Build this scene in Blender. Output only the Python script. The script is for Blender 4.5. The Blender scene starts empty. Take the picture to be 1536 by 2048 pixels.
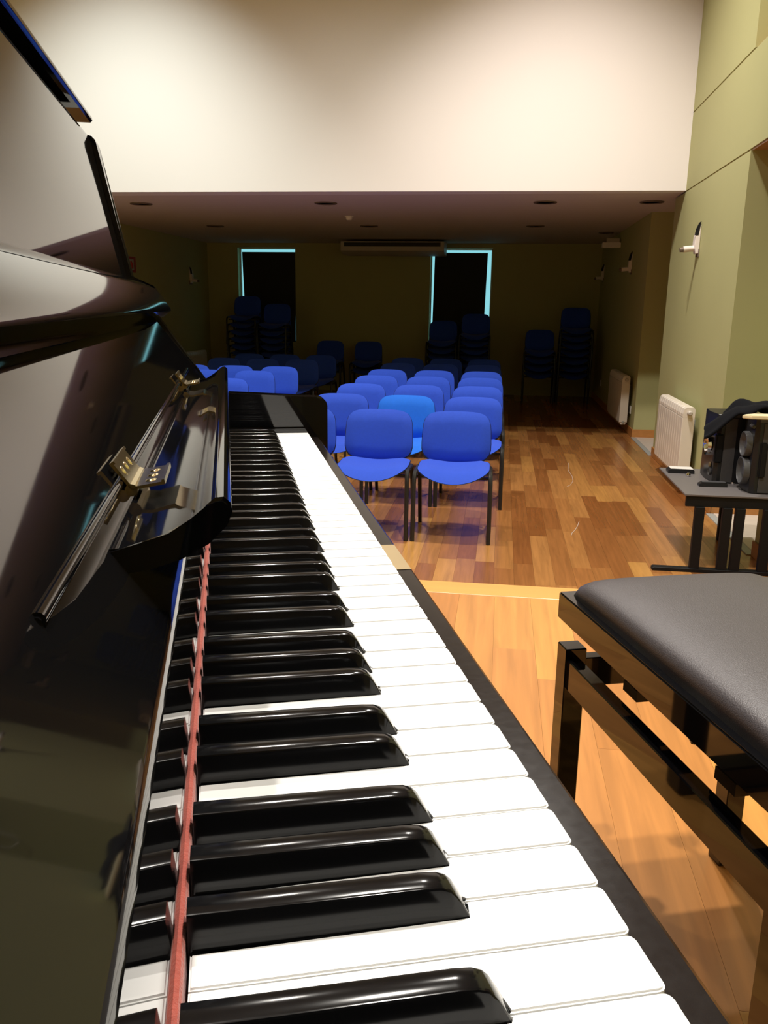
import bpy, bmesh, math, random
from mathutils import Vector, Matrix, Euler
random.seed(7)
SC = bpy.context.scene
COL = SC.collection

# ------------------------------------------------------------------ camera
CAM_ROT = [[0.9901901, 0.1391248, 0.0129584], [-0.045779, 0.2353968, 0.9708206], [-0.1320149, 0.9618901, -0.2394566]]
cam_d = bpy.data.cameras.new('camera')
cam = bpy.data.objects.new('camera', cam_d); COL.objects.link(cam)
R_, U_, F_ = [Vector(v) for v in CAM_ROT]
cam.matrix_world = Matrix(((R_.x, U_.x, -F_.x, 0), (R_.y, U_.y, -F_.y, 0), (R_.z, U_.z, -F_.z, 1.5), (0, 0, 0, 1)))
cam_d.sensor_fit = 'VERTICAL'; cam_d.sensor_height = 36.0
cam_d.lens = 1658.15 / 2048 * 36.0
cam_d.clip_start = 0.01
SC.camera = cam
# ------------------------------------------------------------------ world and light
w = bpy.data.worlds.new('world'); SC.world = w; w.use_nodes = True
bg = w.node_tree.nodes['Background']
bg.inputs['Color'].default_value = (0.30, 0.74, 0.80, 1); bg.inputs['Strength'].default_value = 1.0
SC.view_settings.view_transform = 'Standard'; SC.view_settings.look = 'None'
SC.view_settings.gamma = 1; SC.view_settings.use_curve_mapping = False
SC.view_settings.exposure = 0.0
STAGE = 0.58
HALL_H = 5.8

def spot(x, y, power, col, size=110, blend=0.9, aim=None, z=HALL_H - 0.12, rad=0.07):
    l = bpy.data.lights.new('ceiling_downlight', 'SPOT')
    l.energy = power; l.color = col; l.spot_size = math.radians(size); l.spot_blend = blend; l.shadow_soft_size = rad
    o = bpy.data.objects.new('ceiling_downlight', l); COL.objects.link(o)
    o.location = (x, y, z)
    d = Vector(aim) - o.location if aim else Vector((0, 0, -1))
    o.rotation_euler = d.to_track_quat('-Z', 'Y').to_euler()
    return o
WARM = (1.0, 0.95, 0.87); NEUT = (0.95, 1.0, 0.95); PINK = (1.0, 0.86, 0.80)
spot(-3.5, 6.1, 640, NEUT, 80, 1.0, aim=(-3.9, 8.6, 0.8))
spot(0.4, 6.1, 560, PINK, 80, 1.0, aim=(0.5, 8.6, 0.9))
spot(-3.3, 5.6, 200, WARM, 140, 1.0)
spot(-1.4, 5.6, 330, WARM, 140, 1.0)
spot(0.2, 5.6, 520, WARM, 140, 1.0)
spot(-2.6, 2.9, 220, WARM, 100, 0.8)
spot(0.1, 2.9, 680, WARM, 104, 0.8)
spot(-0.9, 0.9, 560, WARM, 95, 0.8)
spot(0.7, 0.8, 560, WARM, 95, 0.8)

# ------------------------------------------------------------------ materials
MATS = {}
def mat(name, col, rough=0.5, metal=0.0, coat=0.0, spec=0.5, ior=1.5, var=0.0, vscale=8.0, bump=0.0, bscale=200.0, stretch=(1, 1, 1), sheen=0.0, rvar=0.0):
    m = bpy.data.materials.new(name); m.use_nodes = True; nt = m.node_tree; b = nt.nodes['Principled BSDF']
    b.inputs['Base Color'].default_value = (*col, 1); b.inputs['Roughness'].default_value = rough
    b.inputs['Metallic'].default_value = metal; b.inputs['IOR'].default_value = ior
    b.inputs['Coat Weight'].default_value = coat; b.inputs['Coat Roughness'].default_value = 0.03
    b.inputs['Specular IOR Level'].default_value = spec; b.inputs['Sheen Weight'].default_value = sheen
    tc = nt.nodes.new('ShaderNodeTexCoord'); mp = nt.nodes.new('ShaderNodeMapping'); mp.inputs['Scale'].default_value = stretch
    nt.links.new(tc.outputs['Object'], mp.inputs['Vector'])
    if var or rvar:
        n = nt.nodes.new('ShaderNodeTexNoise'); n.inputs['Scale'].default_value = vscale; n.inputs['Detail'].default_value = 5
        nt.links.new(mp.outputs['Vector'], n.inputs['Vector'])
    if var:
        mx = nt.nodes.new('ShaderNodeMix'); mx.data_type = 'RGBA'
        mx.inputs['A'].default_value = (*[c * (1 - var) for c in col], 1); mx.inputs['B'].default_value = (*[min(1, c * (1 + var)) for c in col], 1)
        nt.links.new(n.outputs['Fac'], mx.inputs['Factor']); nt.links.new(mx.outputs['Result'], b.inputs['Base Color'])
    if rvar:
        mr = nt.nodes.new('ShaderNodeMapRange'); mr.inputs['To Min'].default_value = max(0, rough - rvar); mr.inputs['To Max'].default_value = rough + rvar
        nt.links.new(n.outputs['Fac'], mr.inputs['Value']); nt.links.new(mr.outputs['Result'], b.inputs['Roughness'])
    if bump:
        n2 = nt.nodes.new('ShaderNodeTexNoise'); n2.inputs['Scale'].default_value = bscale; n2.inputs['Detail'].default_value = 3
        nt.links.new(mp.outputs['Vector'], n2.inputs['Vector'])
        bp = nt.nodes.new('ShaderNodeBump'); bp.inputs['Strength'].default_value = bump; bp.inputs['Distance'].default_value = 0.002
        nt.links.new(n2.outputs['Fac'], bp.inputs['Height']); nt.links.new(bp.outputs['Normal'], b.inputs['Normal'])
    MATS[name] = m
    return m

def wood(name, source, cols, rough):
    """plank timber: each plank gets its own tone, grain runs along world Y"""
    m = bpy.data.materials.new(name); m.use_nodes = True; nt = m.node_tree; b = nt.nodes['Principled BSDF']
    if source == 'object':
        s = nt.nodes.new('ShaderNodeObjectInfo'); rnd = s.outputs['Random']
    else:
        s = nt.nodes.new('ShaderNodeAttribute'); s.attribute_name = 'tone'; rnd = s.outputs['Fac']
    ramp = nt.nodes.new('ShaderNodeValToRGB'); ramp.color_ramp.interpolation = 'LINEAR'
    el = ramp.color_ramp.elements
    while len(el) < len(cols): el.new(0.5)
    for i, c in enumerate(cols): el[i].position = i / (len(cols) - 1); el[i].color = (*c, 1)
    nt.links.new(rnd, ramp.inputs['Fac'])
    g = nt.nodes.new('ShaderNodeNewGeometry')
    mp = nt.nodes.new('ShaderNodeMapping'); mp.inputs['Scale'].default_value = (38, 2.2, 5)
    add = nt.nodes.new('ShaderNodeVectorMath'); add.operation = 'ADD'
    cmb = nt.nodes.new('ShaderNodeCombineXYZ'); mul = nt.nodes.new('ShaderNodeMath'); mul.operation = 'MULTIPLY'; mul.inputs[1].default_value = 37
    nt.links.new(rnd, mul.inputs[0])
    for k in 'XYZ': nt.links.new(mul.outputs[0], cmb.inputs[k])
    nt.links.new(g.outputs['Position'], mp.inputs['Vector']); nt.links.new(mp.outputs['Vector'], add.inputs[0]); nt.links.new(cmb.outputs[0], add.inputs[1])
    n = nt.nodes.new('ShaderNodeTexNoise'); n.inputs['Scale'].default_value = 1.0; n.inputs['Detail'].default_value = 6; n.inputs['Distortion'].default_value = 0.6
    nt.links.new(add.outputs[0], n.inputs['Vector'])
    mr = nt.nodes.new('ShaderNodeMapRange'); mr.inputs['From Min'].default_value = 0.3; mr.inputs['From Max'].default_value = 0.7; mr.inputs['To Min'].default_value = 0.80; mr.inputs['To Max'].default_value = 1.12
    nt.links.new(n.outputs['Fac'], mr.inputs['Value'])
    mx = nt.nodes.new('ShaderNodeVectorMath'); mx.operation = 'SCALE'
    nt.links.new(ramp.outputs['Color'], mx.inputs[0]); nt.links.new(mr.outputs['Result'], mx.inputs['Scale'])
    nt.links.new(mx.outputs[0], b.inputs['Base Color'])
    b.inputs['Roughness'].default_value = rough
    MATS[name] = m
    return m

mat('piano_black', (0.0035, 0.0035, 0.0042), 0.035, ior=1.55, rvar=0.015, vscale=30)
mat('key_white', (0.86, 0.86, 0.85), 0.22, var=0.02)
mat('key_black', (0.004, 0.004, 0.0045), 0.12, ior=1.5, spec=0.32, rvar=0.03, vscale=60)
mat('red_felt', (0.42, 0.085, 0.06), 0.95, sheen=0.3, var=0.2, vscale=300, bump=0.4, bscale=900)
mat('brass', (0.80, 0.66, 0.36), 0.16, metal=1.0, var=0.1, vscale=200)
mat('tape', (0.27, 0.19, 0.085), 0.6, var=0.06, vscale=60)
mat('slip_black', (0.009, 0.0065, 0.006), 0.20, spec=0.35, rvar=0.04, vscale=200)
mat('leather', (0.046, 0.039, 0.043), 0.42, bump=0.35, bscale=700, spec=0.6)
mat('dark_metal', (0.03, 0.03, 0.032), 0.35, metal=0.6)
mat('blue_fabric', (0.013, 0.068, 0.56), 0.85, sheen=0.08, var=0.10, vscale=60, bump=0.3, bscale=600)
mat('azure_fabric', (0.001, 0.140, 0.74), 0.85, sheen=0.08, var=0.08, vscale=60, bump=0.3, bscale=600)
mat('black_plastic', (0.014, 0.014, 0.016), 0.42, var=0.2, vscale=40)
mat('chair_metal', (0.016, 0.016, 0.017), 0.38, var=0.2, vscale=40)
mat('green_wall', (0.445, 0.445, 0.205), 0.75, var=0.05, vscale=1.7, bump=0.05, bscale=90)
mat('white_wall', (0.80, 0.78, 0.745), 0.8, var=0.015, vscale=1.0)
mat('white_ceiling', (0.66, 0.60, 0.54), 0.85, var=0.02, vscale=1.0)
mat('timber_trim', (0.50, 0.22, 0.06), 0.35, var=0.18, vscale=6, stretch=(3, 0.6, 8))
mat('stage_nosing', (0.56, 0.28, 0.070), 0.28, var=0.12, vscale=5, stretch=(0.6, 8, 3))
mat('stone', (0.62, 0.54, 0.47), 0.45, var=0.10, vscale=14)
mat('radiator_white', (0.82, 0.76, 0.66), 0.30, var=0.02)
mat('plastic_white', (0.80, 0.78, 0.74), 0.35, var=0.02)
mat('ac_beige', (0.50, 0.46, 0.40), 0.45, var=0.04)
mat('sign_red', (0.36, 0.03, 0.02), 0.5, var=0.05)
mat('blind_fabric', (0.030, 0.030, 0.026), 0.9, var=0.08, vscale=120)
mat('frame_grey', (0.35, 0.37, 0.36), 0.45, var=0.05)
mat('table_top', (0.150, 0.135, 0.135), 0.45, var=0.08, vscale=40)
mat('table_black', (0.005, 0.005, 0.006), 0.6, spec=0.3, var=0.2, vscale=30)
mat('speaker_grey', (0.060, 0.056, 0.056), 0.5, var=0.1, vscale=60)
mat('speaker_black', (0.012, 0.012, 0.014), 0.35, var=0.1, vscale=90)
mat('speaker_cone', (0.07, 0.07, 0.074), 0.35, var=0.1, vscale=60)
mat('chrome', (0.85, 0.80, 0.80), 0.08, metal=1.0, var=0.03)
mat('cloth_black', (0.004, 0.0045, 0.007), 0.95, sheen=0.03, spec=0.2, var=0.2, vscale=40, bump=0.3, bscale=300)
mat('cream_board', (0.85, 0.74, 0.50), 0.5, var=0.04)
mat('lamp_white', (0.78, 0.72, 0.66), 0.4, var=0.03)
mat('lamp_dark', (0.16, 0.12, 0.09), 0.5, var=0.1)
gm = bpy.data.materials.new('window_glass'); gm.use_nodes = True
_b = gm.node_tree.nodes['Principled BSDF']; _b.inputs['Transmission Weight'].default_value = 1.0; _b.inputs['Roughness'].default_value = 0.0
_b.inputs['IOR'].default_value = 1.45; _b.inputs['Base Color'].default_value = (0.92, 0.98, 1, 1); MATS['window_glass'] = gm
FLOOR_COLS = [(0.23, 0.082, 0.022), (0.30, 0.12, 0.035), (0.36, 0.155, 0.045), (0.40, 0.18, 0.055), (0.50, 0.25, 0.065)]
STAGE_COLS = [(0.39, 0.155, 0.036), (0.42, 0.172, 0.043), (0.45, 0.188, 0.049), (0.51, 0.240, 0.054)]
wood('floor_wood', 'object', FLOOR_COLS, 0.24)
wood('floor_wood_far', 'attr', FLOOR_COLS, 0.24)
wood('stage_wood', 'object', STAGE_COLS, 0.30)

# ------------------------------------------------------------------ mesh helpers
def link(name, me, m, parent=None):
    o = bpy.data.objects.new(name, me); COL.objects.link(o)
    if m: me.materials.clear(); me.materials.append(MATS[m])
    if parent: o.parent = parent
    return o
def finish(bm, smooth=None):
    bmesh.ops.remove_doubles(bm, verts=bm.verts, dist=1e-6)
    bmesh.ops.recalc_face_normals(bm, faces=bm.faces)
    me = bpy.data.meshes.new('mesh'); bm.to_mesh(me); bm.free()
    if smooth is not None:
        me.shade_smooth()
        if smooth < 180: me.set_sharp_from_angle(angle=math.radians(smooth))
    return me
def abox(bm, a, b, bev=0.0, seg=1):
    v = [bm.verts.new((x, y, z)) for x in (a[0], b[0]) for y in (a[1], b[1]) for z in (a[2], b[2])]
    fs = [bm.faces.new([v[i] for i in f]) for f in ((0, 1, 3, 2), (4, 6, 7, 5), (0, 4, 5, 1), (2, 3, 7, 6), (0, 2, 6, 4), (1, 5, 7, 3))]
    if bev:
        es = list({e for f in fs for e in f.edges})
        bmesh.ops.bevel(bm, geom=es, offset=bev, segments=seg, affect='EDGES', clamp_overlap=True)
def box(name, a, b, m, parent=None, bev=0.0, seg=1):
    bm = bmesh.new(); abox(bm, a, b, bev, seg)
    return link(name, finish(bm, 35 if seg > 1 else None), m, parent)
def boxes(name, lst, m, parent=None, bev=0.0):
    bm = bmesh.new()
    for a, b in lst: abox(bm, a, b, bev)
    return link(name, finish(bm), m, parent)
def aprism(bm, poly, lo, hi, axis='y', bev=0.0, seg=2):
    """closed 2-D polygon extruded along an axis: y -> poly is (x,z); z -> (x,y); x -> (y,z)"""
    P = {'y': lambda p, t: (p[0], t, p[1]), 'z': lambda p, t: (p[0], p[1], t), 'x': lambda p, t: (t, p[0], p[1])}[axis]
    a = [bm.verts.new(P(p, lo)) for p in poly]; b = [bm.verts.new(P(p, hi)) for p in poly]
    n = len(poly); fs = [bm.faces.new(a), bm.faces.new(b[::-1])]
    for i in range(n): fs.append(bm.faces.new((a[i], b[i], b[(i + 1) % n], a[(i + 1) % n])))
    if bev:
        es = list({e for f in fs[:2] for e in f.edges})
        bmesh.ops.bevel(bm, geom=es, offset=bev, segments=seg, affect='EDGES', clamp_overlap=True)
def prism(name, poly, lo, hi, m, parent=None, axis='y', bev=0.0, seg=2, smooth=30):
    bm = bmesh.new(); aprism(bm, poly, lo, hi, axis, bev, seg)
    return link(name, finish(bm, smooth), m, parent)
def atube(bm, pts, r, n=10, flat=1.0):
    """swept tube; r a number or list; flat squashes it along world y"""
    pts = [Vector(p) for p in pts]; rings = []
    for i, p in enumerate(pts):
        t = (pts[min(i + 1, len(pts) - 1)] - pts[max(i - 1, 0)]).normalized()
        ref = Vector((1, 0, 0)) if abs(t.x) < 0.9 else Vector((0, 1, 0))
        u = t.cross(ref).normalized(); v = t.cross(u).normalized()
        rr = r[i] if isinstance(r, (list, tuple)) else r
        rings.append([bm.verts.new(p + (u * math.cos(a) * flat + v * math.sin(a)) * rr) for a in [2 * math.pi * k / n for k in range(n)]])
    for i in range(len(rings) - 1):
        for k in range(n): bm.faces.new((rings[i][k], rings[i][(k + 1) % n], rings[i + 1][(k + 1) % n], rings[i + 1][k]))
    bm.faces.new(rings[0][::-1]); bm.faces.new(rings[-1])
def tube(name, pts, r, m, parent=None, n=10, flat=1.0):
    bm = bmesh.new(); atube(bm, pts, r, n, flat)
    return link(name, finish(bm, 40), m, parent)
def arc(cx, cy, r, a0, a1, n=5):
    return [(cx + r * math.cos(math.radians(a0 + (a1 - a0) * i / n)), cy + r * math.sin(math.radians(a0 + (a1 - a0) * i / n))) for i in range(n + 1)]
def lathe(bm, prof, n=20, origin=(0, 0, 0), axis='z'):
    """prof: (radius, height) pairs"""
    M = {'z': lambda r, a, h: (r * math.cos(a), r * math.sin(a), h), '-x': lambda r, a, h: (-h, r * math.cos(a), r * math.sin(a)), '-y': lambda r, a, h: (r * math.cos(a), -h, r * math.sin(a))}[axis]
    rings = []
    for r, h in prof:
        rings.append([bm.verts.new(Vector(M(max(r, 1e-5), 2 * math.pi * k / n, h)) + Vector(origin)) for k in range(n)])
    for i in range(len(rings) - 1):
        for k in range(n): bm.faces.new((rings[i][k], rings[i][(k + 1) % n], rings[i + 1][(k + 1) % n], rings[i + 1][k]))
    bm.faces.new(rings[0][::-1]); bm.faces.new(rings[-1])
def lobj(name, prof, m, parent=None, n=20, origin=(0, 0, 0), axis='z'):
    bm = bmesh.new(); lathe(bm, prof, n, origin, axis)
    return link(name, finish(bm, 40), m, parent)
def thing(name, label, cat, loc=(0, 0, 0), rotz=0.0, group=None):
    o = bpy.data.objects.new(name, None); COL.objects.link(o); o.empty_display_size = 0.1
    o.location = loc; o.rotation_euler = (0, 0, rotz)
    return tag(o, label, cat, group)
def tag(o, label, cat, group=None):
    o['label'] = label; o['category'] = cat
    if group: o['group'] = group
    return o
def struct(o, label, cat):
    o['kind'] = 'structure'; o['label'] = label; o['category'] = cat
    return o
def dup(root, loc, rotz=0.0, label=None, group=None):
    r = root.copy(); COL.objects.link(r); r.location = loc; r.rotation_euler = (0, 0, rotz)
    if label: r['label'] = label
    if group: r['group'] = group
    for ch in list(root.children):
        c = ch.copy(); COL.objects.link(c); c.parent = r
        for g in ch.children:
            d = g.copy(); COL.objects.link(d); d.parent = c
    return r

# ------------------------------------------------------------------ the room shell
XL, XR, YB, YF = -5.4, 1.64, 15.2, -3.2          # left wall, right wall plane, back wall, wall behind the stage
BAY = 2.05                                        # depth of the window bays in the right wall
CEIL = 2.6
# floor with planks
fl = box('floor', (XL - 0.2, YF - 0.2, -0.08), (2.4, YB + 0.3, -0.012), 'black_plastic')
struct(fl, 'reddish brown timber plank floor of the hall', 'floor')
plank_me = None
def plank(parent, x0, x1, y0, y1, ztop, m, name='plank'):
    global plank_me
    if plank_me is None or plank_me.get('m') != m:
        bm = bmesh.new(); abox(bm, (-0.5, -0.5, -1), (0.5, 0.5, 0)); plank_me = finish(bm); plank_me['m'] = m; plank_me.materials.append(MATS[m])
    o = bpy.data.objects.new(name, plank_me); COL.objects.link(o); o.parent = parent
    o.location = ((x0 + x1) / 2, (y0 + y1) / 2, ztop - random.uniform(0, 0.0006)); o.scale = (x1 - x0 - (0.0004 if m == 'stage_wood' else 0.0008), y1 - y0 - (0.0004 if m == 'stage_wood' else 0.0008), 0.012)
    return o
PW = 0.1155
far_bm = bmesh.new(); tone = far_bm.faces.layers.float.new('tone'); n_planks = 0
xcols = []
x = 1.63
while x > XL: xcols.append((max(x - PW, XL), x)); x -= PW
for (x0, x1) in xcols:
    y = 4.0 - random.uniform(0, 0.9)
    while y < YB:
        L = random.choice((0.62, 0.85, 1.05, 1.25)); y1 = min(y + L, YB)
        near = y1 > 4.35 and y < 10.9 and x0 > -1.75 and (x0 > -1.1 or y < 7.5) and n_planks < 296
        if near:
            plank(fl, x0, x1, y, y1, 0.0, 'floor_wood'); n_planks += 1
        else:
            g = 0.0008; r = random.random()
            vs = [far_bm.verts.new(c) for c in ((x0 + g, y + g, 0), (x1 - g, y + g, 0), (x1 - g, y1 - g, 0), (x0 + g, y1 - g, 0))]
            f = far_bm.faces.new(vs); f[tone] = r
        y = y1
ext = bmesh.ops.extrude_face_region(far_bm, geom=far_bm.faces[:])
bmesh.ops.translate(far_bm, verts=[v for v in ext['geom'] if isinstance(v, bmesh.types.BMVert)], vec=(0, 0, -0.012))
bmesh.ops.recalc_face_normals(far_bm, faces=far_bm.faces)
me = bpy.data.meshes.new('planks'); far_bm.to_mesh(me); far_bm.free()
fo = link('far_planks', me, 'floor_wood_far', fl); fo['kind'] = 'stuff'

# stage
SE = 2.745                                        # stage edge
st = box('floor_stage', (XL, YF, 0.0), (XR, SE - 0.02, STAGE - 0.014), 'timber_trim')
struct(st, 'raised stage of warm honey coloured planks', 'stage')
box('nosing', (XL, SE - 0.125, STAGE - 0.045), (XR - 0.002, SE, STAGE), 'stage_nosing', st, 0.004)
plank_me = None
x = 1.63; k = 0
while x > -1.2:
    y = SE - 0.125; L = [0.43, 0.95, 0.62, 1.1, 0.8][k % 5] if k != 13 else 0.45
    if abs((x - PW / 2) - 0.095) < 0.06: L = 0.435
    while y > -0.6:
        y0 = y - L; plank(st, x - PW, x, y0, y, STAGE, 'stage_wood'); y = y0; L = random.choice((0.8, 0.95, 1.2))
    x -= PW; k += 1
fs = bmesh.new(); abox(fs, (XL, YF, STAGE - 0.014), (x, SE - 0.127, STAGE - 0.0008)); abox(fs, (x, YF, STAGE - 0.014), (1.63, -1.0, STAGE - 0.0015))
link('stage_boards_rest', finish(fs), 'stage_nosing', st)

# right wall: lower sections, lintel band, upper wall
def wallpart(name, a, b, m, label, cat='wall'):
    return struct(box(name, a, b, m), label, cat)
RB = 2.35
wr = bpy.data.objects.new('wall_right', None); COL.objects.link(wr); struct(wr, 'olive green plastered side wall with window bays', 'wall')
box('wall_panel', (XR, 6.45, 0), (RB, 9.06, CEIL - 0.012), 'green_wall', wr)
box('wall_panel', (XR, 2.0, 0), (RB, 5.33, CEIL - 0.012), 'green_wall', wr)
box('wall_panel', (XR, YF, 0), (RB, 0.9, CEIL - 0.012), 'green_wall', wr)
box('wall_panel', (1.625, 10.36, 0), (RB, YB, CEIL), 'green_wall', wr)
box('bay_back', (BAY, 0.9, 0), (RB, 2.0, CEIL - 0.012), 'green_wall', wr)
box('bay_back', (BAY, 5.33, 0), (RB, 6.45, CEIL - 0.012), 'green_wall', wr)
box('bay_back', (BAY, 9.06, 0), (RB, 10.36, CEIL), 'green_wall', wr)
box('lintel_band', (XR, YF, CEIL), (RB, 8.66, 3.268), 'green_wall', wr)
box('groove_back', (XR + 0.012, YF, CEIL - 0.012), (RB, 8.6, CEIL), 'timber_trim', wr)
box('groove_back', (XR + 0.012, YF, 3.268), (RB, 8.6, 3.282), 'timber_trim', wr)
box('upper_panel', (XR, 6.63, 3.282), (RB, 8.66, HALL_H), 'green_wall', wr)
box('upper_panel', (XR, 2.0, 3.282), (RB, 5.2, HALL_H), 'green_wall', wr)
box('upper_panel', (XR, YF, 3.282), (RB, 0.8, HALL_H), 'green_wall', wr)
box('upper_bay_back', (BAY, YF, 3.282), (RB, 6.63, HALL_H), 'green_wall', wr)
def baseboard(name, a, b, label):
    struct(box(name, a, b, 'timber_trim', None, 0.003), label, 'baseboard')
baseboard('baseboard_right_1', (XR - 0.016, 6.45, 0), (XR - 0.0005, 9.06, 0.10), 'timber skirting below the radiator beside the sound system')
baseboard('baseboard_right_2', (XR - 0.016, 2.78, 0), (XR - 0.0005, 5.33, 0.10), 'timber skirting behind the low black table')
baseboard('baseboard_right_3', (1.609, 10.36, 0), (1.6245, YB, 0.10), 'timber skirting of the wall under the low ceiling')
baseboard('baseboard_bay_1', (1.609, 10.344, 0), (BAY, 10.3595, 0.10), 'orange timber skirting across the end of the far bay')
baseboard('baseboard_bay_2', (XR, 6.434, 0), (BAY, 6.4495, 0.10), 'brown timber skirting across the end of the bay behind the table')
def sill(y0, y1, label):
    s = struct(boxes('trim_' + str(1 if y0 < 8 else 2), [((1.655, y0, -0.002), (BAY, y1, 0.008))], 'stone', None, 0.002), label, 'floor slab')
    box('stone_edge', (1.60, y0 + 0.0, -0.002), (1.653, y1, 0.006), 'frame_grey', s)
sill(9.062, 10.343, 'pale stone slab in the floor of the far bay')
sill(5.332, 6.433, 'pale stone slab in the floor of the bay behind the table')

# left wall, stage wall, hall ceiling
wallpart('wall_left', (XL - 0.2, YF, 0), (XL, YB + 0.2, HALL_H), 'green_wall', 'dark olive wall on the far side of the blue chairs')
wallpart('wall_stage', (XL - 0.2, YF - 0.2, 0), (RB, YF, HALL_H), 'green_wall', 'wall closing the stage')
wallpart('ceiling_hall', (XL - 0.2, YF - 0.2, HALL_H), (RB, 8.8, HALL_H + 0.1), 'white_ceiling', 'high ceiling above the stage', 'ceiling')
# white bulkhead wall above the low ceiling (slightly skewed)
bm = bmesh.new(); aprism(bm, [(XL, 8.43), (XR, 8.58), (XR, 8.75), (XL, 8.75)], CEIL, HALL_H, 'z')
struct(link('wall_bulkhead', finish(bm), 'white_wall'), 'tall white wall washed by spotlights above the low ceiling', 'wall')
bm = bmesh.new(); aprism(bm, [(XL, 8.435), (XR - 0.001, 8.585), (XR - 0.001, 8.7), (RB, 8.7), (RB, YB + 0.2), (XL, YB + 0.2)], CEIL + 0.0, CEIL + 0.25, 'z')
bmesh.ops.translate(bm, verts=bm.verts, vec=(0, 0, 0.001))
struct(link('ceiling', finish(bm), 'white_ceiling'), 'low plaster ceiling over the rows of chairs', 'ceiling')

# back wall with two window openings
WZ0, WZ1 = 0.86, 2.52
WIN = [(-4.83, -3.76), (-1.32, -0.235)]
bw = bpy.data.objects.new('wall_back', None); COL.objects.link(bw); struct(bw, 'dark olive back wall with two blinded windows', 'wall')
xs = [XL, WIN[0][0], WIN[0][1], WIN[1][0], WIN[1][1], RB]
for i in (0, 2, 4): box('wall_panel', (xs[i], YB, 0), (xs[i + 1], YB + 0.2, CEIL), 'green_wall', bw)
for a, b in WIN:
    box('wall_panel', (a, YB, 0), (b, YB + 0.2, WZ0), 'green_wall', bw); box('wall_panel', (a, YB, WZ1), (b, YB + 0.2, CEIL), 'green_wall', bw)
for i, (a, b) in enumerate(WIN):
    wd = bpy.data.objects.new('window_%d' % (i + 1), None); COL.objects.link(wd); wd.location = (0, 0, 0)
    struct(wd, ['window with daylight along the top and one side of its blind', 'window beside the air conditioner with daylight on both sides of its blind'][i], 'window')
    fr = 0.02
    boxes('window_frame', [((a, YB + 0.14, WZ0), (a + fr, YB + 0.19, WZ1)), ((b - fr, YB + 0.14, WZ0), (b, YB + 0.19, WZ1)), ((a, YB + 0.14, WZ0), (b, YB + 0.19, WZ0 + fr)), ((a, YB + 0.14, WZ1 - fr), (b, YB + 0.19, WZ1))], 'plastic_white', wd)
    box('pane', (a + fr, YB + 0.16, WZ0 + fr), (b - fr, YB + 0.166, WZ1 - fr), 'window_glass', wd)
def blind(p, label):
    b = thing('roller_blind', label, 'blind', (0, 0, 0), 0, 'roller blinds on the back wall windows')
    bm = bmesh.new(); aprism(bm, p, YB + 0.03, YB + 0.034, 'y'); link('blind_cloth', finish(bm), 'blind_fabric', b)
    zt = max(q[1] for q in p); xa = min(q[0] for q in p); xb = max(q[0] for q in p)
    tube('roller', [(xa, YB + 0.045, zt), (xb, YB + 0.045, zt)], 0.018, 'black_plastic', b)
    return b
a, b = WIN[0]
blind([(a + 0.115, WZ0 - 0.0), (b - 0.012, WZ0), (b + 0.0, WZ1 - 0.09), (a + 0.075, WZ1 - 0.09)], 'dark roller blind on the window above the tallest chair stack')
a, b = WIN[1]
blind([(a + 0.055, WZ0), (b - 0.115, WZ0), (b - 0.085, WZ1 - 0.09), (a + 0.075, WZ1 - 0.09)], 'dark roller blind on the window beside the air conditioner')

# ------------------------------------------------------------------ upright piano
KZ = 1.5 - 0.19570 - STAGE
PA = 0.32304
PO = (0.058, 0.2154, STAGE)
PORIGIN_NOTE = None
P = 0.02356
piano = thing('upright_piano', 'glossy black upright piano with open fallboard on the stage', 'piano', PO, PA)
def pz(poly): return [(x, z + KZ) for x, z in poly]
def yb(i): return (i - 4) * P
Y0, Y1 = yb(0), yb(52)
YS0, YS1 = Y0 - 0.012, Y1 + 0.012                 # inner faces of the side panels
NOTES = 'ABCDEFG'
# white keys
wk_cache = {}
def white_mesh(cutL, cutR):
    key = (round(cutL, 4), round(cutR, 4))
    if key in wk_cache: return wk_cache[key]
    g = 0.00035; a = -P / 2 + g; b = P / 2 - g; h = -0.0495; back = -0.1405; r = 0.0028
    poly = [(x, y) for x, y in arc(-r, b - r, r, 90, 0, 4)] + [(x, y) for x, y in arc(-r, a + r, r, 0, -90, 4)]
    if cutL: poly += [(h, a), (h, a + cutL), (back, a + cutL)]
    else: poly += [(back, a)]
    if cutR: poly += [(back, b - cutR), (h, b - cutR), (h, b)]
    else: poly += [(back, b)]
    bm = bmesh.new(); aprism(bm, poly, -0.021, 0.0, 'z', 0.0)
    top = [f for f in bm.faces if all(abs(v.co.z) < 1e-6 for v in f.verts)]
    es = list({e for f in top for e in f.edges})
    bmesh.ops.bevel(bm, geom=es, offset=0.0007, segments=2, affect='EDGES', clamp_overlap=True)
    me = finish(bm, 40); me.materials.append(MATS['key_white']); wk_cache[key] = me
    return me
off = {'C': -0.0020, 'D': 0.0020, 'F': -0.0030, 'G': 0.0, 'A': 0.0030}   # black key centre from the gap above this note
BW = 0.0058
for i in range(52):
    nt = NOTES[i % 7]; prev = NOTES[(i - 1) % 7]
    cl = (BW + off[prev]) if (prev in off and i > 0) else 0.0
    cr = (BW - off[nt]) if (nt in off and i < 51) else 0.0
    o = bpy.data.objects.new('white_key', white_mesh(cl, cr)); COL.objects.link(o); o.parent = piano
    o.location = (0, (yb(i) + yb(i + 1)) / 2, KZ)
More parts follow.
